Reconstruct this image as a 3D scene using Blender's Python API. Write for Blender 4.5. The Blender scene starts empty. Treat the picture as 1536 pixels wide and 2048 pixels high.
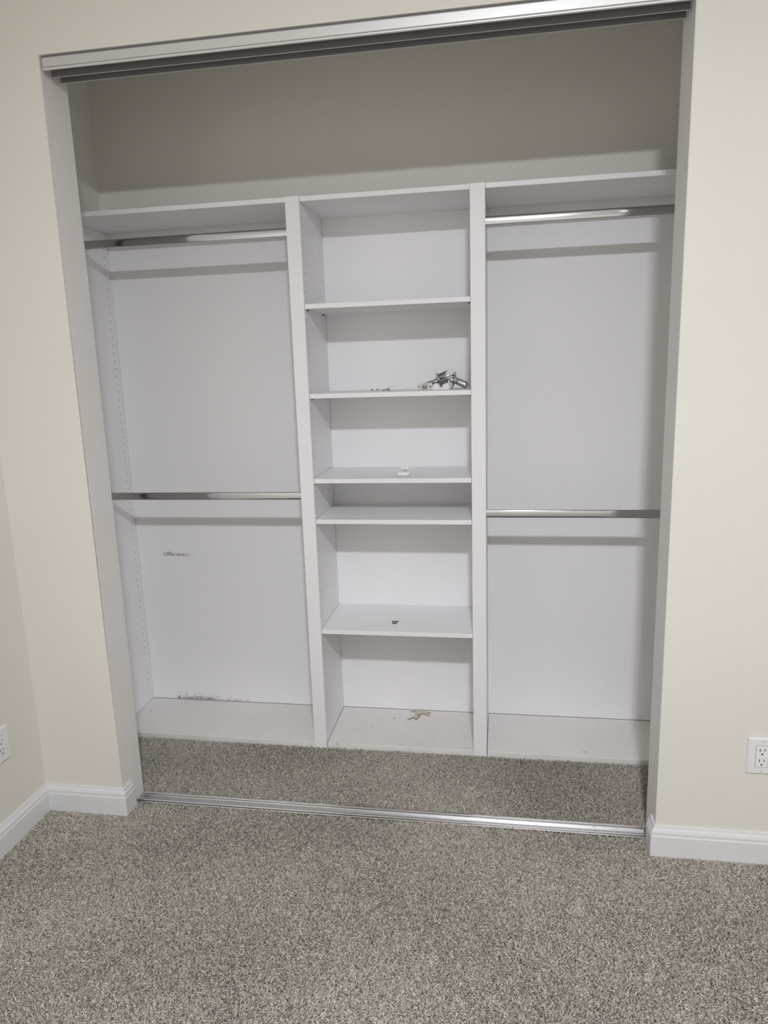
import bpy, bmesh, math, random
import numpy as np
from mathutils import Vector, Matrix

random.seed(7)
scene = bpy.context.scene
COL = scene.collection

# ------------------------------------------------------------------ camera
# x runs right along the closet wall, y into the closet (wall face at y = 0), z up (carpet tips at z = 0)
cam_data = bpy.data.cameras.new('camera')
cam_data.sensor_fit = 'HORIZONTAL'
cam_data.sensor_width = 36.0
cam_data.lens = 1422.478 / 1536.0 * 36.0
cam_data.clip_start = 0.02
cam = bpy.data.objects.new('camera', cam_data)
COL.objects.link(cam)
CR = Vector((0.98687, 0.15850, -0.03127)).normalized()
CF = Vector((-0.16150, 0.96671, -0.19859)).normalized()
CU = CR.cross(CF).normalized()
CR = CF.cross(CU)
cm = Matrix((CR, CU, -CF)).transposed().to_4x4()
cm.translation = Vector((1.2943, -2.0545, 1.5006))
cam.matrix_world = cm
scene.camera = cam

# ------------------------------------------------------------------ world and exposure
world = bpy.data.worlds.new('world')
scene.world = world
world.use_nodes = True
world.node_tree.nodes['Background'].inputs[0].default_value = (0.5, 0.5, 0.5, 1)
world.node_tree.nodes['Background'].inputs[1].default_value = 0.05
scene.view_settings.view_transform = 'Standard'
scene.view_settings.look = 'None'
scene.view_settings.exposure = 0.06
scene.view_settings.gamma = 1.0
scene.view_settings.use_curve_mapping = False
scene.cycles.max_bounces = 8
scene.cycles.diffuse_bounces = 5
scene.cycles.use_adaptive_sampling = True
scene.cycles.adaptive_threshold = 0.03
scene.cycles.glossy_bounces = 4
scene.cycles.caustics_reflective = False
scene.cycles.caustics_refractive = False
scene.cycles.use_light_tree = False        # a single lamp: plain light sampling is faster

LAMP_POS = (1.46, -2.44, 2.712)
LAMP_STRENGTH = 885.0
LAMP_COLOR = (0.940, 0.975, 1.045)
LAMP_SIZE = 0.20

# ------------------------------------------------------------------ measured dimensions (metres)
XL, XR, TW = 0.0, 1.766, 0.130          # opening in the wall, wall thickness
ZHEAD = 2.400                            # underside of the header
ZC = 2.74                                # ceiling
XWL, XWR, YWF = -0.294, 3.35, -4.3       # room walls
CXL, CXR = -0.310, 2.070                 # closet inside
YD, YB = 0.5095, 0.8262                  # shelf fronts, closet back
YP = 0.5060                              # partition fronts
D1, D2, PW = 0.5506, 1.1918, 0.0509
ZTS, ZTSB = 2.0944, 2.0775
SHELF = dict(A=1.7326, B=1.4150, C=1.0997, D=0.9438, E=0.5024)
TH = 0.0172
ZF = -0.012                              # floor under the pile
PT = 0.0178                              # top of the base boards

# ------------------------------------------------------------------ helpers
def tag(o, label=None, cat=None, group=None, kind=None):
    if label: o['label'] = label
    if cat: o['category'] = cat
    if group: o['group'] = group
    if kind: o['kind'] = kind
    return o

def empty(name, loc):
    o = bpy.data.objects.new(name, None)
    o.location = loc
    o.empty_display_size = 0.02
    COL.objects.link(o)
    return o

def link(name, bm, mat, parent=None, smooth=False, loc=None):
    bmesh.ops.recalc_face_normals(bm, faces=bm.faces)
    me = bpy.data.meshes.new(name)
    bm.to_mesh(me); bm.free()
    mats = mat if isinstance(mat, (list, tuple)) else [mat]
    for m in mats: me.materials.append(m)
    if smooth:
        me.polygons.foreach_set('use_smooth', [True] * len(me.polygons))
    o = bpy.data.objects.new(name, me)
    COL.objects.link(o)
    if parent is not None:
        o.parent = parent
        o.matrix_parent_inverse = Matrix.Translation(-parent.location) if parent.type == 'EMPTY' and loc is None else Matrix()
    if loc is not None: o.location = loc
    return o

def smooth_by_angle(o, deg=35):
    me = o.data
    me.polygons.foreach_set('use_smooth', [True] * len(me.polygons))
    bm = bmesh.new(); bm.from_mesh(me)
    for e in bm.edges:
        if len(e.link_faces) == 2 and e.calc_face_angle(0) > math.radians(deg):
            e.smooth = False
    bm.to_mesh(me); bm.free()
    return o

def box(bm, x0, x1, y0, y1, z0, z1, bev=0.0, seg=1, mi=0):
    r = bmesh.ops.create_cube(bm, size=1.0)
    vs = r['verts']
    for v in vs:
        v.co = Vector((x0 + (v.co.x + .5) * (x1 - x0), y0 + (v.co.y + .5) * (y1 - y0), z0 + (v.co.z + .5) * (z1 - z0)))
    fs = set(f for v in vs for f in v.link_faces)
    for f in fs: f.material_index = mi
    if bev > 0:
        es = list(set(e for v in vs for e in v.link_edges))
        r2 = bmesh.ops.bevel(bm, geom=es, offset=bev, segments=seg, affect='EDGES', profile=0.5)
        return list(set(v for f in r2['faces'] for v in f.verts) | set(v for v in vs if v.is_valid))
    return vs

def boxobj(name, dims, mat, parent=None, bev=0.0, seg=1):
    bm = bmesh.new(); box(bm, *dims, bev=bev, seg=seg)
    return link(name, bm, mat, parent)

def frame(axis, up=(0, 0, 1)):
    a = Vector(axis).normalized()
    u = Vector(up)
    if abs(a.dot(u)) > .98: u = Vector((0, 1, 0))
    s = u.cross(a).normalized()
    return Matrix((s, a.cross(s), a)).transposed()

def lathe(bm, prof, org, axis, n=32, caps=True, sx=1.0, sy=1.0):
    """prof: list of (radius, distance along the axis)"""
    R = frame(axis); org = Vector(org)
    rings = []
    for r, t in prof:
        rings.append([bm.verts.new(org + R @ Vector((r * sx * math.cos(2 * math.pi * k / n), r * sy * math.sin(2 * math.pi * k / n), t))) for k in range(n)])
    for a, b in zip(rings, rings[1:]):
        for k in range(n):
            bm.faces.new((a[k], a[(k + 1) % n], b[(k + 1) % n], b[k]))
    if caps:
        bm.faces.new(rings[0][::-1]); bm.faces.new(rings[-1])

def extrude_profile_x(bm, prof, x0, x1):
    """closed (y, z) outline swept along x"""
    a = [bm.verts.new((x0, y, z)) for y, z in prof]
    b = [bm.verts.new((x1, y, z)) for y, z in prof]
    n = len(prof)
    for k in range(n):
        bm.faces.new((a[k], a[(k + 1) % n], b[(k + 1) % n], b[k]))
    bm.faces.new(a[::-1]); bm.faces.new(b)

def sweep(bm, path, offs, prof):
    """(d, z) outline swept along a floor path; offs gives the outward direction (mitred) at each path point"""
    rows = []
    for p, o in zip(path, offs):
        rows.append([bm.verts.new((p[0] + o[0] * d, p[1] + o[1] * d, z)) for d, z in prof])
    n = len(prof)
    for a, b in zip(rows, rows[1:]):
        for k in range(n):
            bm.faces.new((a[k], a[(k + 1) % n], b[(k + 1) % n], b[k]))
    bm.faces.new(rows[0][::-1]); bm.faces.new(rows[-1])

# ------------------------------------------------------------------ materials
def new_mat(name):
    m = bpy.data.materials.new(name); m.use_nodes = True
    nt = m.node_tree
    return m, nt, nt.nodes['Principled BSDF']

def N(nt, t, **kw):
    n = nt.nodes.new(t)
    for k, v in kw.items(): setattr(n, k, v)
    return n

def math_node(nt, op, a, b=None, clamp=False):
    n = N(nt, 'ShaderNodeMath', operation=op, use_clamp=clamp)
    for i, v in enumerate((a, b)):
        if v is None: continue
        if isinstance(v, (int, float)): n.inputs[i].default_value = v
        else: nt.links.new(v, n.inputs[i])
    return n.outputs[0]

def map_range(nt, v, a, b, c=0.0, d=1.0):
    n = N(nt, 'ShaderNodeMapRange')
    n.clamp = True
    nt.links.new(v, n.inputs['Value'])
    n.inputs['From Min'].default_value = a; n.inputs['From Max'].default_value = b
    n.inputs['To Min'].default_value = c; n.inputs['To Max'].default_value = d
    return n.outputs[0]

def mix_col(nt, fac, a, b):
    n = N(nt, 'ShaderNodeMix', data_type='RGBA')
    nt.links.new(fac, n.inputs[0])
    for s, v in ((6, a), (7, b)):
        if isinstance(v, tuple): n.inputs[s].default_value = v
        else: nt.links.new(v, n.inputs[s])
    return n.outputs[2]

def noise(nt, scale, detail=3.0, rough=.55, vec=None, dist=0.0):
    n = N(nt, 'ShaderNodeTexNoise')
    n.inputs['Scale'].default_value = scale
    n.inputs['Detail'].default_value = detail
    n.inputs['Roughness'].default_value = rough
    n.inputs['Distortion'].default_value = dist
    if vec is None:
        g = N(nt, 'ShaderNodeNewGeometry'); vec = g.outputs['Position']
    nt.links.new(vec, n.inputs['Vector'])
    return n.outputs['Fac']

def paint(name, col, rough=.6, var=.03, bump=.08, bscale=220.0, bdist=.0006):
    m, nt, b = new_mat(name)
    c2 = tuple(max(0, c * (1 - var)) for c in col) + (1,)
    f = noise(nt, 2.3, 1)
    nt.links.new(mix_col(nt, map_range(nt, f, .3, .7), col + (1,), c2), b.inputs['Base Color'])
    b.inputs['Roughness'].default_value = rough
    b.inputs['Specular IOR Level'].default_value = .3
    if bump:
        bn = N(nt, 'ShaderNodeBump'); bn.inputs['Strength'].default_value = bump; bn.inputs['Distance'].default_value = bdist
        nt.links.new(noise(nt, bscale, 0), bn.inputs['Height'])
        nt.links.new(bn.outputs[0], b.inputs['Normal'])
    return m

def plain(name, col, rough=.5, metal=0.0, spec=.5):
    m, nt, b = new_mat(name)
    f = noise(nt, 60, 0)
    c2 = tuple(c * .95 for c in col) + (1,)
    nt.links.new(mix_col(nt, f, col + (1,), c2), b.inputs['Base Color'])
    b.inputs['Roughness'].default_value = rough
    b.inputs['Metallic'].default_value = metal
    b.inputs['Specular IOR Level'].default_value = spec
    return m

BEIGE = (.735, .705, .645)
WHITE = (.872, .862, .872)
m_wall = paint('beige wall paint', BEIGE, .55, .02, .10, 160.0, .0008)
m_jamb = paint('jamb paint', (.825, .808, .785), .5, .01, 0)
m_closet = paint('closet drywall paint', (.875, .845, .79), .6, .03, .18, 120.0, .001)
m_ceil = paint('ceiling paint', (.89, .88, .86), .7, .02, 0)
m_white = paint('white melamine', WHITE, .42, .02, 0)
m_trim = paint('white trim paint', (.715, .71, .71), .38, .01, 0)
m_plastic = plain('white plastic', (.80, .79, .78), .35)
m_plate = plain('wall plate plastic', (.78, .77, .77), .32)
m_dark = plain('dark slot', (.02, .018, .016), .7)
m_raw = plain('raw chipboard', (.05, .038, .028), .9)
m_pin = plain('zinc pin', (.33, .32, .31), .4, .8)
m_screw = plain('screw steel', (.45, .44, .43), .35, .9)

def metal(name, col, rough, brush=0.0):
    m, nt, b = new_mat(name)
    b.inputs['Base Color'].default_value = col + (1,)
    b.inputs['Metallic'].default_value = 1.0
    g = N(nt, 'ShaderNodeNewGeometry')
    mp = N(nt, 'ShaderNodeMapping'); mp.inputs['Scale'].default_value = (4, 300, 300)
    nt.links.new(g.outputs['Position'], mp.inputs['Vector'])
    f = noise(nt, 1.0, 3, .6, mp.outputs[0])
    nt.links.new(map_range(nt, f, .25, .75, max(.02, rough - brush), rough + brush), b.inputs['Roughness'])
    return m

m_chrome = metal('chrome rod', (.60, .60, .625), .10, .02)
m_alu = metal('satin aluminium', (.74, .735, .725), .42, .04)
m_alu.node_tree.nodes['Principled BSDF'].inputs['Metallic'].default_value = .72
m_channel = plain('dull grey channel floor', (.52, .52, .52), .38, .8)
m_alu_shade = plain('shade-darkened aluminium inside of track', (.30, .295, .29), .6, .5)  # same aluminium, coloured darker to paint the shade inside the header track
m_alu_b = metal('bright floor track aluminium', (.72, .715, .71), .20, .05)
m_nickel = metal('satin nickel', (.56, .56, .58), .24, .03)
m_bolt = plain('grey latch bolt', (.25, .25, .255), .4, .6)
m_darkmetal = plain('dark lock mechanism', (.10, .095, .09), .45, .5)
m_bright = metal('bright spindle metal', (.92, .90, .84), .30, .05)

# back panel: white board with two dirty scuff lines at their own places
def scuffed(name, spots):
    m, nt, b = new_mat(name)
    g = N(nt, 'ShaderNodeNewGeometry')
    sp = N(nt, 'ShaderNodeSeparateXYZ'); nt.links.new(g.outputs['Position'], sp.inputs[0])
    base = mix_col(nt, map_range(nt, noise(nt, 2.3, 1), .3, .7), WHITE + (1,), tuple(c * .98 for c in WHITE) + (1,))
    for (x0, x1, z0, z1, sx, sz, thr, dark) in spots:
        mp = N(nt, 'ShaderNodeMapping'); mp.inputs['Scale'].default_value = (sx, 1, sz)
        nt.links.new(g.outputs['Position'], mp.inputs['Vector'])
        f = noise(nt, 1.0, 2, .65, mp.outputs[0])
        h = map_range(nt, sp.outputs['Z'], z0, z1, 0.0, 1.0)
        th = math_node(nt, 'ADD', math_node(nt, 'MULTIPLY', h, .22), thr)
        k = map_range(nt, math_node(nt, 'SUBTRACT', f, th), 0.0, .11)
        fade = .25 * (x1 - x0)
        k = math_node(nt, 'MULTIPLY', k, map_range(nt, sp.outputs['X'], x0, x0 + fade * .25))
        k = math_node(nt, 'MULTIPLY', k, map_range(nt, sp.outputs['X'], x1, x1 - fade))
        k = math_node(nt, 'MULTIPLY', k, map_range(nt, sp.outputs['Z'], z0, z0 + .002))
        k = math_node(nt, 'MULTIPLY', k, map_range(nt, sp.outputs['Z'], z1, z1 - .004))
        k = math_node(nt, 'MULTIPLY', k, .85)
        base = mix_col(nt, k, base, dark)
    nt.links.new(base, b.inputs['Base Color'])
    b.inputs['Roughness'].default_value = .45
    b.inputs['Specular IOR Level'].default_value = .3
    return m
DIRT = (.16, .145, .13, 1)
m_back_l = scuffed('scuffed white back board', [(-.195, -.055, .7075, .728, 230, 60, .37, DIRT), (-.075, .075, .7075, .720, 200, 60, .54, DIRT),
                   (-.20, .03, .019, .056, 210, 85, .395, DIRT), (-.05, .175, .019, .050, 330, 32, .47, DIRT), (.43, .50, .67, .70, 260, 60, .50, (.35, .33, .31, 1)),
                   (.20, .28, 1.235, 1.25, 90, 200, .50, (.5, .48, .46, 1))])
m_back_c = scuffed('lightly scuffed white back board', [(.62, 1.19, .7425, .750, 42, 200, .56, (.30, .28, .26, 1)), (.9, 1.16, .76, .79, 90, 90, .70, (.35, .33, .31, 1)), (.62, .80, 1.245, 1.26, 90, 120, .62, (.5, .48, .46, 1))])
m_back_r = scuffed('clean white back board', [(1.5, 1.60, .255, .275, 50, 120, .54, (.45, .43, .41, 1)), (1.55, 1.63, .34, .35, 60, 150, .56, (.5, .48, .46, 1))])

# base boards: white with small dents and specks
def specked(name, thr):
    m, nt, b = new_mat(name)
    f = noise(nt, 33, 1.5, .5)
    f2 = noise(nt, 140, 2, .6)
    k = map_range(nt, math_node(nt, 'MULTIPLY', map_range(nt, f, thr, thr + .06), map_range(nt, f2, .46, .56)), 0, 1, 0, .65)
    base = mix_col(nt, map_range(nt, noise(nt, 5, 4), .35, .7), (.80, .780, .755, 1), (.765, .745, .72, 1))
    nt.links.new(mix_col(nt, k, base, (.22, .20, .18, 1)), b.inputs['Base Color'])
    b.inputs['Roughness'].default_value = .5
    b.inputs['Specular IOR Level'].default_value = .3
    return m
m_base = specked('worn white base board', .70)

def carpet_mat(name, use_attr):
    m, nt, b = new_mat(name)
    ramp = N(nt, 'ShaderNodeValToRGB')
    r = ramp.color_ramp
    r.elements[0].position = 0.0; r.elements[0].color = (0.192, 0.166, 0.140, 1)
    r.elements[1].position = 1.0; r.elements[1].color = (0.748, 0.696, 0.610, 1)
    for p, c in ((.25, (0.303, 0.270, 0.231, 1)), (.5, (0.455, 0.415, 0.361, 1)), (.8, (0.596, 0.552, 0.482, 1))):
        e = r.elements.new(p); e.color = c
    if use_attr:
        a = N(nt, 'ShaderNodeAttribute'); a.attribute_name = 'tone'
        nt.links.new(a.outputs['Fac'], ramp.inputs[0])
    else:
        f = noise(nt, 260, 2, .6)
        nt.links.new(map_range(nt, f, .3, .7, 0, .8), ramp.inputs[0])
        bn = N(nt, 'ShaderNodeBump'); bn.inputs['Strength'].default_value = .8; bn.inputs['Distance'].default_value = .006
        nt.links.new(f, bn.inputs['Height']); nt.links.new(bn.outputs[0], b.inputs['Normal'])
    nt.links.new(ramp.outputs[0], b.inputs['Base Color'])
    b.inputs['Roughness'].default_value = .85
    b.inputs['Specular IOR Level'].default_value = .15
    return m
m_pile = carpet_mat('carpet yarn', True)
m_carpet = carpet_mat('carpet backing', False)

# ------------------------------------------------------------------ the room shell
def struct(name, bm, mat, **k):
    o = link(name, bm, mat, **k); o['kind'] = 'structure'; return o

bm = bmesh.new(); box(bm, XWL - .12, XWR + .12, YWF - .12, YB + .12, ZF - .10, ZF)
floor = struct('floor', bm, m_carpet)
bm = bmesh.new(); box(bm, XWL - .12, XWR + .12, YWF - .12, YB + .12, ZC, ZC + .1)
struct('ceiling', bm, m_ceil)

# wall with the closet opening: left pier, right pier and header as one piece of wall
bm = bmesh.new()
def wall_opening(bm):
    pts_f, pts_b = [], []
    out = [(XWL, ZF), (XL, ZF), (XL, ZHEAD), (XR, ZHEAD), (XR, ZF), (XWR, ZF), (XWR, ZC), (XWL, ZC)]
    a = [bm.verts.new((x, 0, z)) for x, z in out]
    b = [bm.verts.new((x, TW, z)) for x, z in out]
    n = len(out)
    for k in range(n):
        bm.faces.new((a[k], a[(k + 1) % n], b[(k + 1) % n], b[k]))
    for s in (a, b):
        bm.faces.new((s[0], s[1], s[2], s[7]))
        bm.faces.new((s[7], s[2], s[3], s[6]))
        bm.faces.new((s[3], s[4], s[5], s[6]))
wall_opening(bm)
es = [e for e in bm.edges if abs(e.verts[0].co.y - e.verts[1].co.y) < 1e-6 and
      ((abs(e.verts[0].co.x - XL) < 1e-5 and abs(e.verts[1].co.x - XL) < 1e-5) or (abs(e.verts[0].co.x - XR) < 1e-5 and abs(e.verts[1].co.x - XR) < 1e-5))
      and e.verts[0].co.y < .01]
bmesh.ops.bevel(bm, geom=es, offset=.0014, segments=2, affect='EDGES')
bm.normal_update()
for f in bm.faces:
    c = f.calc_center_median()
    if abs(f.normal.x) > .9 and .004 < c.y < TW and XL - .01 < c.x < XR + .01: f.material_index = 1
    if abs(f.normal.z) > .9 and abs(c.z - ZHEAD) < .001: f.material_index = 1
struct('wall_back', bm, [m_wall, m_jamb])
bm = bmesh.new(); box(bm, XWL - .12, XWL, YWF, 0, ZF, ZC); struct('wall_left', bm, m_wall)
bm = bmesh.new(); box(bm, XWR, XWR + .12, YWF, TW, ZF, ZC); struct('wall_right', bm, m_wall)
bm = bmesh.new(); box(bm, XWL - .12, XWR + .12, YWF - .12, YWF, ZF, ZC); struct('wall_front', bm, m_wall)
bm = bmesh.new(); box(bm, CXL - .12, CXR + .12, YB + .006, YB + .12, ZF, ZC); struct('wall_closet_back', bm, m_closet)
bm = bmesh.new(); box(bm, CXL - .12, CXL - .017, TW, YB + .006, ZF, ZC); struct('wall_closet_left', bm, m_closet)
bm = bmesh.new(); box(bm, CXR, CXR + .12, TW, YB + .006, ZF, ZC); struct('wall_closet_right', bm, m_closet)

# baseboards with a stepped, coved top
BB = [(0, ZF), (.0150, ZF), (.0150, .0660), (.0138, .0682), (.0108, .0688), (.0108, .0700), (.0122, .0710), (.0122, .0790),
      (.0092, .0798), (.0092, .0812), (.0098, .0826), (.0062, .0900), (.0050, .0962), (0, .0962)]
bm = bmesh.new(); sweep(bm, [(XWL, YWF), (XWL, 0)], [(1, 0), (1, -1)], BB); struct('baseboard_left', bm, m_trim)
bm = bmesh.new(); sweep(bm, [(XWL, 0), (XL, 0), (XL, .052)], [(1, -1), (1, -1), (1, 0)], BB); struct('baseboard_back_left', bm, m_trim)
bm = bmesh.new(); sweep(bm, [(XR, .052), (XR, 0), (XWR, 0)], [(-1, 0), (-1, -1), (0, -1)], BB); struct('baseboard_back_right', bm, m_trim)

# ------------------------------------------------------------------ carpet pile: uncountable yarn ends
def carpet_pile():
    rng = np.random.default_rng(5)
    D = 115000
    regs = [(XWL + .012, 2.45, -1.05, -.010, D), (XL + .004, XR - .004, -.010, .0672, D), (XL + .004, XR - .004, .1262, .140, D),
            (CXL + .02, CXR - .01, .140, .503, D), (2.45, 3.30, -1.05, -.016, 26000), (XWL + .012, 3.30, -1.75, -1.05, 26000)]
    P = []
    for x0, x1, y0, y1, d in regs:
        n = int((x1 - x0) * (y1 - y0) * d)
        # jittered grid keeps the tufts even
        s = 1 / math.sqrt(d)
        nx, ny = max(1, int((x1 - x0) / s)), max(1, int((y1 - y0) / s))
        gx, gy = np.meshgrid((np.arange(nx) + .5) / nx, (np.arange(ny) + .5) / ny)
        px = x0 + (gx.ravel() + (rng.random(nx * ny) - .5) * 1.1 / nx) * (x1 - x0)
        py = y0 + (gy.ravel() + (rng.random(nx * ny) - .5) * 1.1 / ny) * (y1 - y0)
        thick = np.full(nx * ny, .00100 if d > 40000 else .0018)
        P.append(np.stack([px, py, thick], 1))
    P = np.concatenate(P)
    n = len(P)
    px, py, rad = P[:, 0], P[:, 1], P[:, 2]
    # slow swirl of the lie of the pile, as left by feet and the vacuum
    def wave(seed, fmax, k=9):
        r = np.random.default_rng(seed); o = np.zeros(n)
        for i in range(k):
            a = r.random() * 6.28; f = fmax * (.25 + .75 * r.random())
            o += np.sin((px * math.cos(a) + py * math.sin(a)) * f + r.random() * 6.28)
        return o / math.sqrt(k)
    lx = .55 * wave(1, 22) + .35 * wave(2, 60)
    ly = .55 * wave(3, 22) + .35 * wave(4, 60)
    ang = rng.random(n) * 2 * np.pi
    lean = .0026 + .0062 * rng.random(n)
    dx = np.cos(ang) * lean + lx * .0022
    dy = np.sin(ang) * lean + ly * .0022
    h = .0105 + .0050 * rng.random(n) + .0008 * wave(6, 30)
    # a curl part of the way up
    ca = rng.random(n) * 2 * np.pi; cr = .0010 + .0021 * rng.random(n)
    K = 5
    pos = np.zeros((n, K, 3), np.float32)
    for k in range(K):
        t = k / (K - 1)
        ph = ca + t * 4.2
        pos[:, k, 0] = px + dx * t * (.4 + .6 * t) + np.cos(ph) * cr * t
        pos[:, k, 1] = py + dy * t * (.4 + .6 * t) + np.sin(ph) * cr * t
        pos[:, k, 2] = ZF + h * (1 - (1 - t) ** 1.6) - (0.0012 if k == 0 else 0) - .0022 * (t ** 4) * rng.random(n)
    # yarn ends stop at walls and baseboards
    x = pos[:, :, 0]
    x[:] = np.maximum(x, XWL + .003)
    rr = np.zeros((n, K), np.float32)
    for k in range(K):
        rr[:, k] = rad * (.9 if k == 0 else 1.0 if k < K - 1 else .7)
    tone = np.clip(.49 + .28 * rng.standard_normal(n) + .07 * wave(8, 14), 0, 1).astype(np.float32)
    cu = bpy.data.hair_curves.new('carpet_pile')
    cu.add_curves([K] * n)
    cu.attributes['position'].data.foreach_set('vector', pos.ravel())
    ra = cu.attributes.get('radius') or cu.attributes.new('radius', 'FLOAT', 'POINT')
    ra.data.foreach_set('value', rr.ravel())
    ta = cu.attributes.new('tone', 'FLOAT', 'CURVE')
    ta.data.foreach_set('value', tone)
    cu.materials.append(m_pile)
    o = bpy.data.objects.new('carpet_pile', cu)
    COL.objects.link(o)
    o.parent = floor
    o['kind'] = 'stuff'
    o['label'] = 'grey-beige twisted carpet pile on the floor'
carpet_pile()

# ------------------------------------------------------------------ ceiling lamp that lights the room (behind the viewer)
def ceiling_lamp():
    x, y, z = LAMP_POS
    t = empty('ceiling_light', (x, y, ZC))
    tag(t, 'round flat white downlight set in the ceiling behind the viewer', 'lamp')
    bm = bmesh.new()
    lathe(bm, [(.104, -.0005), (.134, -.0005), (.134, -.004), (.128, -.012), (.108, -.014), (.104, -.010), (.104, -.0005)], (x, y, ZC), (0, 0, 1), 48, caps=False)
    link('trim_ring', bm, m_plastic, t, smooth=True)
    m, nt, b = new_mat('lamp lens')
    b.inputs['Base Color'].default_value = (.85, .85, .84, 1)
    b.inputs['Emission Color'].default_value = LAMP_COLOR + (1,); b.inputs['Emission Strength'].default_value = LAMP_STRENGTH
    r = LAMP_SIZE / 2
    bm = bmesh.new()      # shallow opal dome
    lathe(bm, [(r * math.cos(a), -.004 - .034 * math.sin(a)) for a in [math.radians(q) for q in (0, 12, 25, 40, 55, 70, 82)]] + [(.0005, -.038)], (x, y, ZC), (0, 0, 1), 32)
    o = link('lens', bm, m, t, smooth=True)
ceiling_lamp()

# ------------------------------------------------------------------ drilled panels
def drilled_face(bm, x, nx, y0, y1, z0, z1, cols, rows, r=.0026, depth=.012):
    """one face of a board at x (outward nx = +-1) with a ladder of real shelf-pin holes"""
    c = .008
    ys = [y0] + [v for k in sorted(cols) for v in (k - c, k + c)] + [y1]
    zs = [z0] + [v for k in sorted(rows) for v in (k - c, k + c)] + [z1]
    grid = [[bm.verts.new((x, y, z)) for z in zs] for y in ys]
    for i in range(len(ys) - 1):
        for j in range(len(zs) - 1):
            q = [grid[i][j], grid[i + 1][j], grid[i + 1][j + 1], grid[i][j + 1]]
            if i % 2 == 1 and j % 2 == 1:
                cy, cz = (ys[i] + ys[i + 1]) / 2, (zs[j] + zs[j + 1]) / 2
                o = []; d = []
                for k in range(8):
                    a = math.radians(-112.5 + 45 * k)
                    o.append(bm.verts.new((x, cy + r * math.cos(a), cz + r * math.sin(a))))
                    d.append(bm.verts.new((x - nx * depth, cy + r * math.cos(a), cz + r * math.sin(a))))
                for s in range(4):
                    bm.faces.new((q[s], q[(s + 1) % 4], o[2 * s + 1], o[2 * s]))
                    bm.faces.new((q[(s + 1) % 4], o[(2 * s + 2) % 8], o[2 * s + 1]))
                for k in range(8):
                    f = bm.faces.new((o[k], o[(k + 1) % 8], d[(k + 1) % 8], d[k])); f.material_index = 1
                f = bm.faces.new(d); f.material_index = 1
            else:
                bm.faces.new(q)
    ny, nz = len(ys), len(zs)
    loop = [grid[i][0] for i in range(ny)] + [grid[-1][j] for j in range(1, nz)] + [grid[i][-1] for i in range(ny - 2, -1, -1)] + [grid[0][j] for j in range(nz - 2, 0, -1)]
    return loop

def board_with_holes(x0, x1, y0, y1, z0, z1, cols, rows, faces):
    bm = bmesh.new()
    loops = {}
    for nx, x in ((-1, x0), (1, x1)):
        if nx in faces:
            loops[nx] = drilled_face(bm, x, nx, y0, y1, z0, z1, cols, rows)
        else:
            vs = [bm.verts.new((x, y, z)) for y, z in ((y0, z0), (y1, z0), (y1, z1), (y0, z1))]
            bm.faces.new(vs); loops[nx] = vs
    # close the four narrow sides
    def edge(nx, i): # boundary verts on side i in order
        l = loops[nx]
        if i == 0: s = sorted([v for v in l if abs(v.co.z - z0) < 1e-7], key=lambda v: v.co.y)
        if i == 1: s = sorted([v for v in l if abs(v.co.y - y1) < 1e-7], key=lambda v: v.co.z)
        if i == 2: s = sorted([v for v in l if abs(v.co.z - z1) < 1e-7], key=lambda v: v.co.y)
        if i == 3: s = sorted([v for v in l if abs(v.co.y - y0) < 1e-7], key=lambda v: v.co.z)
        return s
    for i in range(4):
        bm.faces.new(edge(-1, i) + edge(1, i)[::-1])
    return bm

ROWS = [1.9374 + .032 * k for k in range(2, -59, -1)]
ROWS = [r for r in ROWS if r > .06]
for i, (x, lab) in enumerate(((D1, 'tall white partition between the left hanging bay and the middle shelves'),
                              (D2, 'tall white partition between the middle shelves and the right hanging bay'))):
    t = empty('partition', (x + PW / 2, YP, ZF))
    tag(t, lab, 'partition', 'closet partitions')
    bm = board_with_holes(x, x + PW, YP + .002, YB, ZF, 2.0954, [.540, .7727], ROWS, (1,) if i == 0 else (-1,))
    link('panel', bm, [m_white, m_raw], t)
    bm = bmesh.new(); box(bm, x, x + PW, YP - .0002, YP + .0018, ZF, 2.0956, bev=.0006)
    link('front_edge_strip', bm, m_white, t)

SROWS = [r for r in [1.9795 + .032 * k for k in range(1, -60, -1)] if r > .06]
t = link('side_panel', board_with_holes(CXL - .0165, CXL, .5095, YB, ZF, 2.0770, [.535, .7923], SROWS, (1,)), [m_white, m_raw])
tag(t, 'tall white drilled panel against the left side wall of the closet', 'panel')

BAYS = [(CXL, D1), (D1 + PW, D2), (D2 + PW, CXR)]
for (x0, x1), m, n in zip(BAYS, (m_back_l, m_back_c, m_back_r), ('left hanging bay, scuffed near the bottom', 'middle shelf bay', 'right hanging bay')):
    o = boxobj('back_board', (x0 + .0006, x1 - .0006, YB + .0002, YB + .0058, PT + .0012, ZTSB + .012), m)
    tag(o, 'white board lining the back of the ' + n, 'back board', 'closet back boards')

for (x0, x1), n in zip(BAYS, ('left hanging bay', 'middle shelves', 'right hanging bay')):
    o = boxobj('top_shelf', (x0 + (.0006 if n[0] != 'l' else -.016), x1 - .0006, YD, YB - .0004, ZTSB, ZTS), m_white, bev=.0008)
    tag(o, 'long white top shelf above the ' + n, 'shelf', 'closet top shelves')

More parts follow.
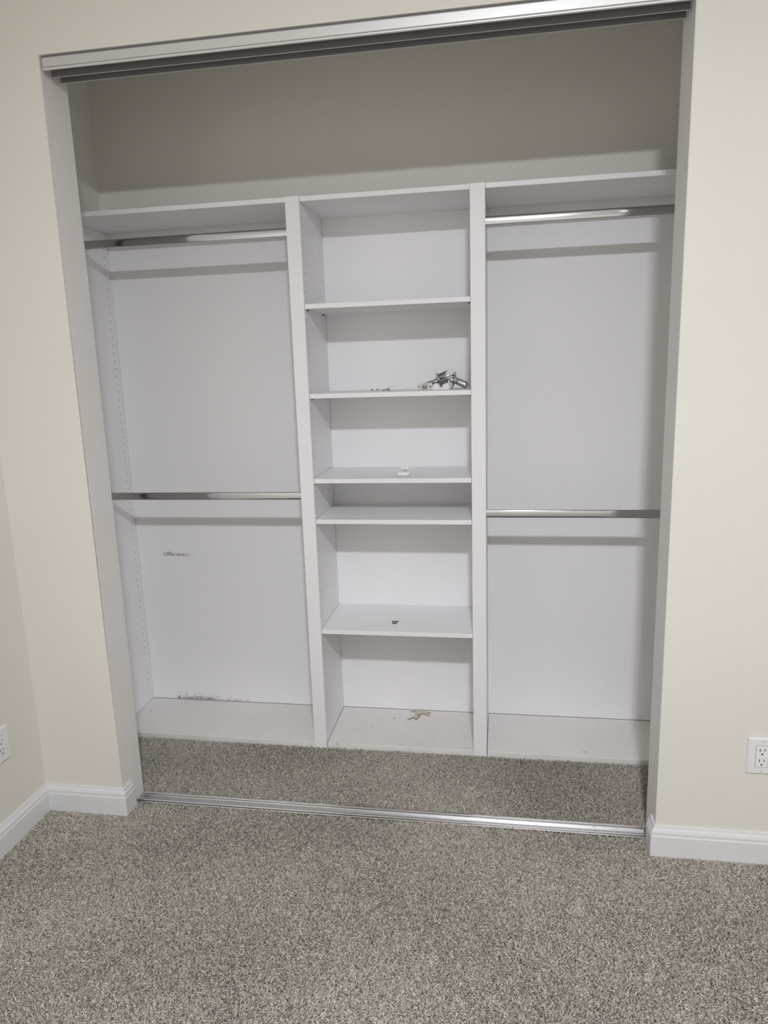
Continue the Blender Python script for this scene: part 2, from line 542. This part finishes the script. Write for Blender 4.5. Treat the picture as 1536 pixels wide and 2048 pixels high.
WORDS = dict(A='topmost adjustable white shelf in the middle bay, standing empty',
             B='white shelf in the middle bay holding the loose door handles',
             C='white shelf in the middle bay with the small white case on it',
             D='narrow-gap empty white shelf just below the one with the white case',
             E='lowest adjustable white shelf in the middle bay with a tiny dark clip')
for k, z in SHELF.items():
    x0, x1 = D1 + PW + .0012, D2 - .0012
    t = empty('shelf', ((x0 + x1) / 2, YD, z - TH))
    tag(t, WORDS[k], 'shelf', 'adjustable closet shelves')
    boxobj('board', (x0, x1, YD, YB - .0008, z - TH, z), m_white, t, bev=.0009)
    for px, sx in ((x0 - .0010, 1), (x1 + .0010, -1)):
        for py in (.540, .7727):
            bm = bmesh.new()
            lathe(bm, [(.0024, 0), (.0024, .0085)], (px, py, z - TH - .0025), (sx, 0, 0), 10)
            box(bm, min(px, px + sx * .0025), max(px, px + sx * .0025), py - .0045, py + .0045, z - TH - .008, z - TH - .0002)
            link('support_pin', bm, m_pin, t)

def base_board(x0, x1, lab):
    t = boxobj('base_board', (x0 + .0022, x1 - .0008, YD + .001, YB - .0030, ZF, PT), m_base, bev=.0012)
    tag(t, lab, 'base board', 'closet base boards')
    return t
b1 = base_board(CXL, D1, 'low white base board on the floor of the left hanging bay')
b2 = base_board(D1 + PW, D2, 'low white base board with peeled paint under the middle shelves')
b3 = base_board(D2 + PW, CXR, 'low white base board on the floor of the right hanging bay')

# peeled patch on the middle base board: bare beige layer with curled dark rims
m_bare = plain('bare peeled layer', (.62, .56, .43), .7)
m_rim = plain('curled brown paint rim', (.20, .14, .09), .7)
poly = [(.906, .812), (.925, .818), (.940, .822), (.958, .823), (.975, .818), (.990, .812), (.997, .800), (.985, .793), (.972, .787), (.960, .792),
        (.955, .776), (.948, .755), (.938, .740), (.925, .748), (.910, .733), (.903, .730), (.914, .750), (.926, .772), (.929, .790), (.917, .803)]
bm = bmesh.new()
vs = [bm.verts.new((x, y, PT + .0001)) for x, y in poly]
f = bm.faces.new(vs)
r = bmesh.ops.extrude_face_region(bm, geom=[f])
bmesh.ops.translate(bm, verts=[v for v in r['geom'] if isinstance(v, bmesh.types.BMVert)], vec=(0, 0, .0003))
o = link('peeled_patch', bm, m_bare, b2); o.matrix_parent_inverse = Matrix()
def rim(pts, w=.0016):
    bm = bmesh.new()
    for (a, b) in zip(pts, pts[1:]):
        d = Vector((b[0] - a[0], b[1] - a[1], 0)); l = d.length
        R = frame(d.normalized())
        lathe(bm, [(w, -w * .4), (w, l + w * .4)], (a[0], a[1], PT + .0008), d, 6)
    o = link('paint_rim', bm, m_rim, b2); o.matrix_parent_inverse = Matrix()
rim([(.903, .730), (.914, .742), (.926, .750), (.938, .738), (.948, .755), (.952, .772)], .0018)
rim([(.940, .772), (.952, .784), (.962, .792), (.973, .787), (.983, .776), (.994, .782)], .0015)
rim([(.908, .800), (.917, .812), (.928, .814)], .0013)
rim([(.978, .795), (.988, .800), (.995, .806)], .0012)

# ------------------------------------------------------------------ closet rods (oval chrome tube)
def closet_rod(x0, x1, z, lab, y=.535):
    t = empty('closet_rod', ((x0 + x1) / 2, y, z - .015))
    tag(t, lab, 'rod', 'chrome closet rods')
    bm = bmesh.new()
    n = 40; hw, hh = .0075, .0150
    prof = []
    for k in range(n):                         # flat-sided oval with a slight bulge
        a = 2 * math.pi * (k + .5) / n
        c, s_ = math.cos(a), math.sin(a)
        py = hw * (abs(c) ** .42) * (1 if c >= 0 else -1)
        pz = hh * (abs(s_) ** .80) * (1 if s_ >= 0 else -1)
        prof.append((y + py, z + pz))
    extrude_profile_x(bm, prof, x0, x1)
    o = link('tube', bm, m_chrome, t); smooth_by_angle(o, 50)
    for xa, xb in ((x0 - .0003, x0 + .0022), (x1 - .0022, x1 + .0003)):
        bm = bmesh.new()
        extrude_profile_x(bm, [(y + (p[0] - y) * 1.2, z + (p[1] - z) * 1.1) for p in prof], xa, xb)
        o = link('end_socket', bm, m_chrome, t); smooth_by_angle(o, 50)
closet_rod(CXL + .0004, D1 - .0004, 1.983, 'upper chrome hanging rod in the left bay of the closet')
closet_rod(CXL + .0004, D1 - .0004, 1.0316, 'lower chrome hanging rod in the left bay of the closet')
closet_rod(D2 + PW + .0004, CXR - .0004, 1.978, 'upper chrome hanging rod in the right bay with bright lamp glint')
closet_rod(D2 + PW + .0004, CXR - .0004, .9632, 'lower chrome hanging rod in the right bay of the closet')

# ------------------------------------------------------------------ sliding-door tracks
t = empty('header_track', ((XL + XR) / 2, .06, ZHEAD))
tag(t, 'satin metal double sliding-door track under the closet header', 'track')
xa, xb = XL + .0080, XR - .0040
bead = [(.0030 + .0042 * math.cos(q) * .9, 2.3635 + .0040 * math.sin(q)) for q in [math.radians(d) for d in range(60, 331, 30)]]
bm = bmesh.new()
extrude_profile_x(bm, [(.0100, 2.3960), (.0100, 2.3925), (.0020, 2.3915), (.0020, 2.3690), (.0032, 2.3682)] + bead[0:] + [(.0090, 2.3620), (.0115, 2.3630), (.0115, 2.3960)], xa, xb)
link('fascia', bm, m_alu, t)
bm = bmesh.new(); box(bm, xa - .006, xb + .003, .0100, .1030, 2.3960, 2.3995); link('top_plate', bm, m_alu_shade, t)
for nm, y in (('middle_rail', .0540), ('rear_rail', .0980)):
    bm = bmesh.new(); box(bm, xa - .006, xb + .003, y - .0008, y + .0008, 2.3610, 2.3960); r_ = link(nm, bm, m_alu_shade, t)
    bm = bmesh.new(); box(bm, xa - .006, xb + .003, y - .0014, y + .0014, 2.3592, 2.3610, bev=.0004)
    o = link('rail_lip', bm, m_alu, r_); o.matrix_parent_inverse = Matrix()  # lighter metal on the lip paints the lit bottom edge of the rail

t = empty('floor_track', ((XL + XR) / 2, .089, ZF))
tag(t, 'bright ridged aluminium sliding-door track across the carpet', 'track')
xa, xb = XL + .001, XR - .001
DY, DZ = .0080, -.0058
base = .0030 + DZ
prof = [(.0600, None), (.0600, .0062), (.0610, .0078), (.0638, .0078), (.0648, .0062), (.0648, .0030), (.0680, .0030), (.0680, .0095), (.0690, .0112), (.0724, .0112), (.0734, .0095), (.0734, .0020),
        (.0965, .0020), (.0965, .0095), (.0975, .0112), (.1010, .0112), (.1020, .0095), (.1020, .0030), (.1085, .0030), (.1085, .0090), (.1095, .0105), (.1160, .0105), (.1170, .0090), (.1170, None)]
prof = [(y + DY, ZF if z is None else z + DZ) for y, z in prof]
bm = bmesh.new(); extrude_profile_x(bm, prof, xa, xb)
link('rail_strip', bm, m_alu_b, t)
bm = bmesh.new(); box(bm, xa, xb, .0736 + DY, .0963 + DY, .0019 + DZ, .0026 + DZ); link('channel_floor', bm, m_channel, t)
for sx in (.028, .42, .80, 1.18, 1.60, 1.672):
    bm = bmesh.new(); lathe(bm, [(.0042, 0), (.0042, .0006), (.0026, .0016), (.0008, .0010)], (sx, .085 + DY, .0025 + DZ), (0, 0, 1), 12)
    link('screw', bm, m_pin, t, smooth=True)

# ------------------------------------------------------------------ wall outlets
def outlet(org, right, out, lab, w=.080, h=.1165):
    """org: plate centre on the wall; right: unit vector along the wall; out: away from the wall"""
    r, o_, u = Vector(right), Vector(out), Vector((0, 0, 1))
    M = Matrix((r, -o_, u)).transposed()
    org = Vector(org)
    def put(bm):
        for v in bm.verts: v.co = org + M @ v.co
        return bm
    t = empty('wall_outlet', org)
    tag(t, lab, 'outlet', 'wall outlets')
    bm = bmesh.new(); vs = box(bm, -w / 2, w / 2, -.0062, -.0002, -h / 2, h / 2)
    for v in vs:
        if v.co.y < -.004: v.co.x *= 1 - .006 / w; v.co.z *= 1 - .006 / h
    bmesh.ops.bevel(bm, geom=list(bm.edges), offset=.0014, segments=2, affect='EDGES')
    link('plate', put(bm), m_plate, t)
    bm = bmesh.new(); box(bm, -.0175, .0175, -.0063, -.0055, -.0345, .0345); link('frame_gap', put(bm), m_pin, t)
    bm = bmesh.new(); box(bm, -.0167, .0167, -.0080, -.0058, -.0335, .0335, bev=.0010, seg=2)
    rc = link('receptacle', put(bm), m_plastic, t)
    for zc in (.0185, -.0135 - .0015):
        for dx, hh in ((-.0063, .0046), (.0063, .0038)):
            bm = bmesh.new(); box(bm, dx - .0011, dx + .0011, -.0082, -.0070, zc + .002 - hh, zc + .002 + hh)
            o = link('blade_slot', put(bm), m_dark, rc); o.matrix_parent_inverse = Matrix()
        bm = bmesh.new(); lathe(bm, [(.0027, 0), (.0027, .0012)], (0, -.0070, zc - .0105), (0, -1, 0), 14)
        o = link('ground_hole', put(bm), m_dark, rc); o.matrix_parent_inverse = Matrix()
    for zc in (.0485, -.0485):
        bm = bmesh.new(); lathe(bm, [(.0032, 0), (.0032, .0010), (.0018, .0016)], (0, -.0058, zc), (0, -1, 0), 14)
        sc = link('screw', put(bm), m_plate, t, smooth=False)
        bm = bmesh.new(); box(bm, -.0004, .0004, -.0078, -.0070, zc - .0026, zc + .0026)
        o = link('screw_slot', put(bm), m_pin, sc); o.matrix_parent_inverse = Matrix()
outlet((2.0122 + .040, 0, .349), (1, 0, 0), (0, -1, 0), 'white double wall outlet low on the wall right of the closet')
outlet((XWL, -.152 - .040, .348), (0, 1, 0), (1, 0, 0), 'white wall outlet cut by the photo edge on the left wall')

# ------------------------------------------------------------------ loose door hardware on the second shelf
ZB = SHELF['B'] + .0003
def lever(name, C, axis, lab, lever_dir, lever_len, posts, fat=1.0):
    """rosette disc centred at C, outward face along -axis carries the lever, inner face along +axis the works"""
    C = Vector(C); a = Vector(axis).normalized()
    t = empty(name, (C.x, C.y, ZB)); tag(t, lab, 'door handle', 'loose door handles')
    bm = bmesh.new()
    lathe(bm, [(.0010, -.0085), (.0120, -.0085), (.0150, -.0070), (.0235, -.0048), (.0300, -.0022), (.0322, .0000), (.0322, .0016), (.0300, .0022), (.0006, .0014)], C, a, 40, caps=True)
    link('rosette', bm, m_nickel, t, smooth=True)
    d = Vector(lever_dir).normalized()
    bm = bmesh.new()
    lathe(bm, [(.0135, -.002), (.0118, .006), (.0105, .014), (.0108, .020)], C - a * .006, -a, 24)
    link('neck', bm, m_nickel, t, smooth=True)
    bm = bmesh.new()
    S = C - a * .010
    L = lever_len
    lathe(bm, [(r_ * fat, t_) for r_, t_ in [(.0070, -.002), (.0098, .002), (.0104, .3 * L), (.0110, .7 * L), (.0106, .90 * L), (.0084, .97 * L), (.0040, L)]], S, d, 24, sx=.92, sy=1.0)
    link('lever', bm, m_nickel, t, smooth=True)
    if posts:
        # two dark threaded posts and the bright spindle
        R = frame(a)
        up = Vector((0, 0, 1)); v = (up - a * up.dot(a)).normalized(); s = a.cross(v)
        for off, l, ww in ((v * .0165 + s * -.002, .030, .0068), (v * -.0120 + s * -.004, .029, .0098)):
            bm = bmesh.new()
            vs = box(bm, -ww, ww, -ww * .85, ww * .85, .001, l, bev=.0012)
            for q in bm.verts: q.co = C + off + R @ q.co
            p_ = link('mounting_post', bm, m_darkmetal, t)
            bm = bmesh.new(); lathe(bm, [(.0026, 0), (.0026, .0075)], C + off + a * l + v * .003, a, 12)
            o = link('post_tip', bm, m_darkmetal, p_); o.matrix_parent_inverse = p_.matrix_parent_inverse.copy() if False else Matrix()
        bm = bmesh.new(); lathe(bm, [(.0056, .001), (.0056, .043), (.0046, .045)], C + v * .0035 - s * .012, a, 16)
        link('spindle', bm, m_bright, t, smooth=True)
    else:
        bm = bmesh.new(); lathe(bm, [(.0105, .001), (.0105, .010), (.0085, .012)], C, a, 20)
        link('hub', bm, m_bright, t, smooth=True)
        bm = bmesh.new()
        up = Vector((0, 0, 1)); v = (up - a * up.dot(a)).normalized()
        lathe(bm, [(.0030, .001), (.0030, .009)], C + v * .017, a, 12)
        link('mounting_post', bm, m_darkmetal, t)
    return t
HY = .640
lever('lever_handle', (1.0688, HY, ZB + .0335), (.93, .07, .355), 'satin nickel door lever with dark posts leaning behind the white block', (-.90, .10, -.30), .060, True)
lever('lever_handle', (1.1205, HY - .004, ZB + .0330), (-.93, -.28, .23), 'satin nickel door lever lying closest to the right partition', (.86, -.10, -.40), .049, False, 1.22)

# latch with face plate standing on its long edge
lx, ly = 1.0195, .590
t = empty('door_latch', (lx, ly, ZB)); tag(t, 'nickel door latch standing on edge with its face plate toward the room', 'latch')
bm = bmesh.new()
n = 8; w2, h2, rr_ = .0285, .0125, .0055
out = []
for cx_, cz_, a0 in ((w2 - rr_, h2 - rr_, 0), (-w2 + rr_, h2 - rr_, 90), (-w2 + rr_, -h2 + rr_, 180), (w2 - rr_, -h2 + rr_, 270)):
    for k in range(n + 1):
        a = math.radians(a0 + 90 * k / n)
        out.append((lx + cx_ + rr_ * math.cos(a), ZB + .0125 + cz_ + rr_ * math.sin(a)))
for ya in (ly, ly + .0024):
    bm.faces.new([bm.verts.new((x, ya, z)) for x, z in out])
bm.verts.ensure_lookup_table()
m_ = len(out)
for k in range(m_):
    bm.faces.new((bm.verts[k], bm.verts[(k + 1) % m_], bm.verts[m_ + (k + 1) % m_], bm.verts[m_ + k]))
fp = link('face_plate', bm, m_nickel, t)
bm = bmesh.new(); box(bm, lx - .0105, lx + .0095, ly - .0008, ly + .0030, ZB + .0035, ZB + .0215, bev=.0017, seg=3)
o = link('bolt_recess', bm, m_pin, fp); o.matrix_parent_inverse = Matrix()
bm = bmesh.new(); box(bm, lx - .0088, lx + .0078, ly - .0022, ly + .0060, ZB + .0052, ZB + .0198, bev=.0035, seg=3)
link('bolt', bm, m_bolt, t)
for sx, mm in ((-.0205, m_plastic), (.0205, m_darkmetal)):
    bm = bmesh.new(); lathe(bm, [(.0034, 0), (.0034, .0004)], (lx + sx, ly - .0001, ZB + .0125), (0, -1, 0), 16)
    o = link('screw_hole_rim', bm, m_darkmetal, fp); o.matrix_parent_inverse = Matrix()
    bm = bmesh.new(); lathe(bm, [(.0019, 0), (.0019, .0004)], (lx + sx, ly - .0004, ZB + .0125), (0, -1, 0), 16)
    o = link('screw_hole', bm, mm, fp); o.matrix_parent_inverse = Matrix()
bm = bmesh.new(); lathe(bm, [(.0105, .0024), (.0105, .045), (.0090, .047)], (lx, ly, ZB + .0125), (0, 1, 0), 24)
link('latch_tube', bm, m_nickel, t, smooth=False)

# white plastic block with a notch
wx, wy = 1.0800, .5720
bm = bmesh.new()
pr = [(-.0320, 0), (-.0262, .0235), (-.0085, .0240), (-.0060, .0080), (.0095, .0080), (.0120, .0215), (.0180, .0240), (.0265, .0225), (.0305, .0140), (.0315, 0)]
a = [bm.verts.new((wx + x, wy, ZB + z)) for x, z in pr]; b = [bm.verts.new((wx + x, wy + .022, ZB + z)) for x, z in pr]
for k in range(len(pr)):
    j = (k + 1) % len(pr); bm.faces.new((a[k], a[j], b[j], b[k]))
bm.faces.new(a[::-1]); bm.faces.new(b)
bmesh.ops.bevel(bm, geom=list(bm.edges), offset=.0012, segments=2, affect='EDGES')
o = link('plastic_block', bm, m_plastic); tag(o, 'small notched white plastic block in front of the door levers', 'plastic block')

# screws and strike plate
def screw(x, y, ang, lab, L=.013):
    d = Vector((math.cos(ang), math.sin(ang), 0))
    t = empty('screw', (x, y, ZB)); tag(t, lab, 'screw', 'loose screws')
    c = Vector((x, y, ZB + .0034))
    bm = bmesh.new(); lathe(bm, [(.0034, 0), (.0034, .0012), (.0016, .0035)], c, d, 14); link('head', bm, m_darkmetal, t)
    bm = bmesh.new(); lathe(bm, [(.0016, .0035)] + [((.0014 if k % 2 else .0020), .0035 + (L - .0055) * k / 12) for k in range(13)] + [(.0003, L)], c, d, 10)
    link('threaded_shank', bm, m_screw, t)
screw(.8020, .700, .9, 'tiny loose screw farthest left on the shelf with the door handles')
screw(.8200, .700, .1, 'tiny loose screw between the leftmost screw and the strike plate')
sx0, sy0 = .8420, .700
t = empty('strike_plate', (sx0 + .025, sy0, ZB)); tag(t, 'thin grey strike plate lying tilted beside two loose screws', 'strike plate')
th_ = math.radians(17)
bm = bmesh.new()
box(bm, 0, .040, -.014, .014, 0, .0014, bev=.0004)
for v in bm.verts: v.co = Vector((sx0 + v.co.x * math.cos(th_) - v.co.z * math.sin(th_), sy0 + v.co.y, ZB + .0004 + v.co.x * math.sin(th_) + v.co.z * math.cos(th_)))
link('plate', bm, m_nickel, t)
bm = bmesh.new(); box(bm, 0, .016, -.010, .010, 0, .0013, bev=.0004)
t2 = math.radians(3)
for v in bm.verts: v.co = Vector((sx0 + .038 + v.co.x, sy0 + v.co.y, ZB + .0122 + v.co.x * math.sin(t2) + v.co.z))
link('curved_lip', bm, m_nickel, t)
bm = bmesh.new(); box(bm, .002, .026, -.012, .012, .0001, .0016, bev=.0004)
for v in bm.verts: v.co = Vector((sx0 + v.co.x, sy0 + v.co.y, ZB + v.co.z))
link('lower_plate', bm, m_pin, t)
bm = bmesh.new(); lathe(bm, [(.0032, 0), (.0032, .006)], (sx0 + .026, sy0 - .012, ZB + .0034), (0, 1, 0), 14); link('screw_head', bm, m_darkmetal, t)

# ------------------------------------------------------------------ small white case on the third shelf
ZCc = SHELF['C'] + .0003
def rounded(name, cx, cy, z0, w, d, h, mat, parent, p=4.0, n=40, m=14, tilt=0.0):
    bm = bmesh.new()
    rows = []
    def spow(c, e): return math.copysign(abs(c) ** e, c)
    for j in range(m + 1):
        v = -math.pi / 2 + math.pi * j / m
        row = []
        for k in range(n):
            a = 2 * math.pi * k / n
            row.append(bm.verts.new((w / 2 * spow(math.cos(a), .45) * spow(math.cos(v), .45), d / 2 * spow(math.sin(a), .6) * spow(math.cos(v), .45), h / 2 * spow(math.sin(v), .5))))
        rows.append(row)
    for a, b in zip(rows, rows[1:]):
        for k in range(n): bm.faces.new((a[k], a[(k + 1) % n], b[(k + 1) % n], b[k]))
    bmesh.ops.remove_doubles(bm, verts=bm.verts, dist=1e-6)
    R = Matrix.Rotation(tilt, 3, 'X')
    for v in bm.verts: v.co = R @ v.co + Vector((cx, cy, z0 + h / 2))
    return link(name, bm, mat, parent, smooth=True)
t = empty('earbud_case', (.935, .580, ZCc)); tag(t, 'small white rounded plastic earbud case on a middle shelf', 'case')
m_pin2 = plain('grey hinge plastic', (.55, .55, .56), .5)
m_gloss = plain('glossy white plastic', (.86, .86, .88), .22)
rounded('case_body', .9345, .578, ZCc, .048, .030, .0155, m_gloss, t)
rounded('case_lid', .9350, .6030, ZCc + .0185, .032, .007, .0115, m_gloss, t)
bm = bmesh.new(); lathe(bm, [(.0022, -.011), (.0022, .011)], (.9345, .5960, ZCc + .0150), (1, 0, 0), 12)
box(bm, .926, .943, .5955, .5995, ZCc + .012, ZCc + .022)
link('hinge', bm, m_pin2, t, smooth=False)

# ------------------------------------------------------------------ tiny dark clip on the lowest adjustable shelf
ZE = SHELF['E'] + .0003
t = empty('metal_clip', (.8795, .605, ZE)); tag(t, 'tiny dark metal clip lying on the lowest adjustable shelf', 'clip')
m_clip = plain('blued clip metal', (.055, .05, .07), .4, .6)
bm = bmesh.new(); lathe(bm, [(.0016, -.0140), (.0016, .0140)], (.8795, .618, ZE + .0022), (1, 0, 0), 10); link('long_bar', bm, m_clip, t)
bm = bmesh.new(); lathe(bm, [(.0016, -.0085), (.0016, .0085)], (.8790, .596, ZE + .0018), (1, 0, 0), 10); link('short_bar', bm, m_clip, t)
for dx in (-.007, 0, .007):
    bm = bmesh.new(); lathe(bm, [(.0014, 0), (.0014, .022)], (.879 + dx, .596, ZE + .0018), (0, 1, .02), 10); link('prong', bm, m_clip, t)
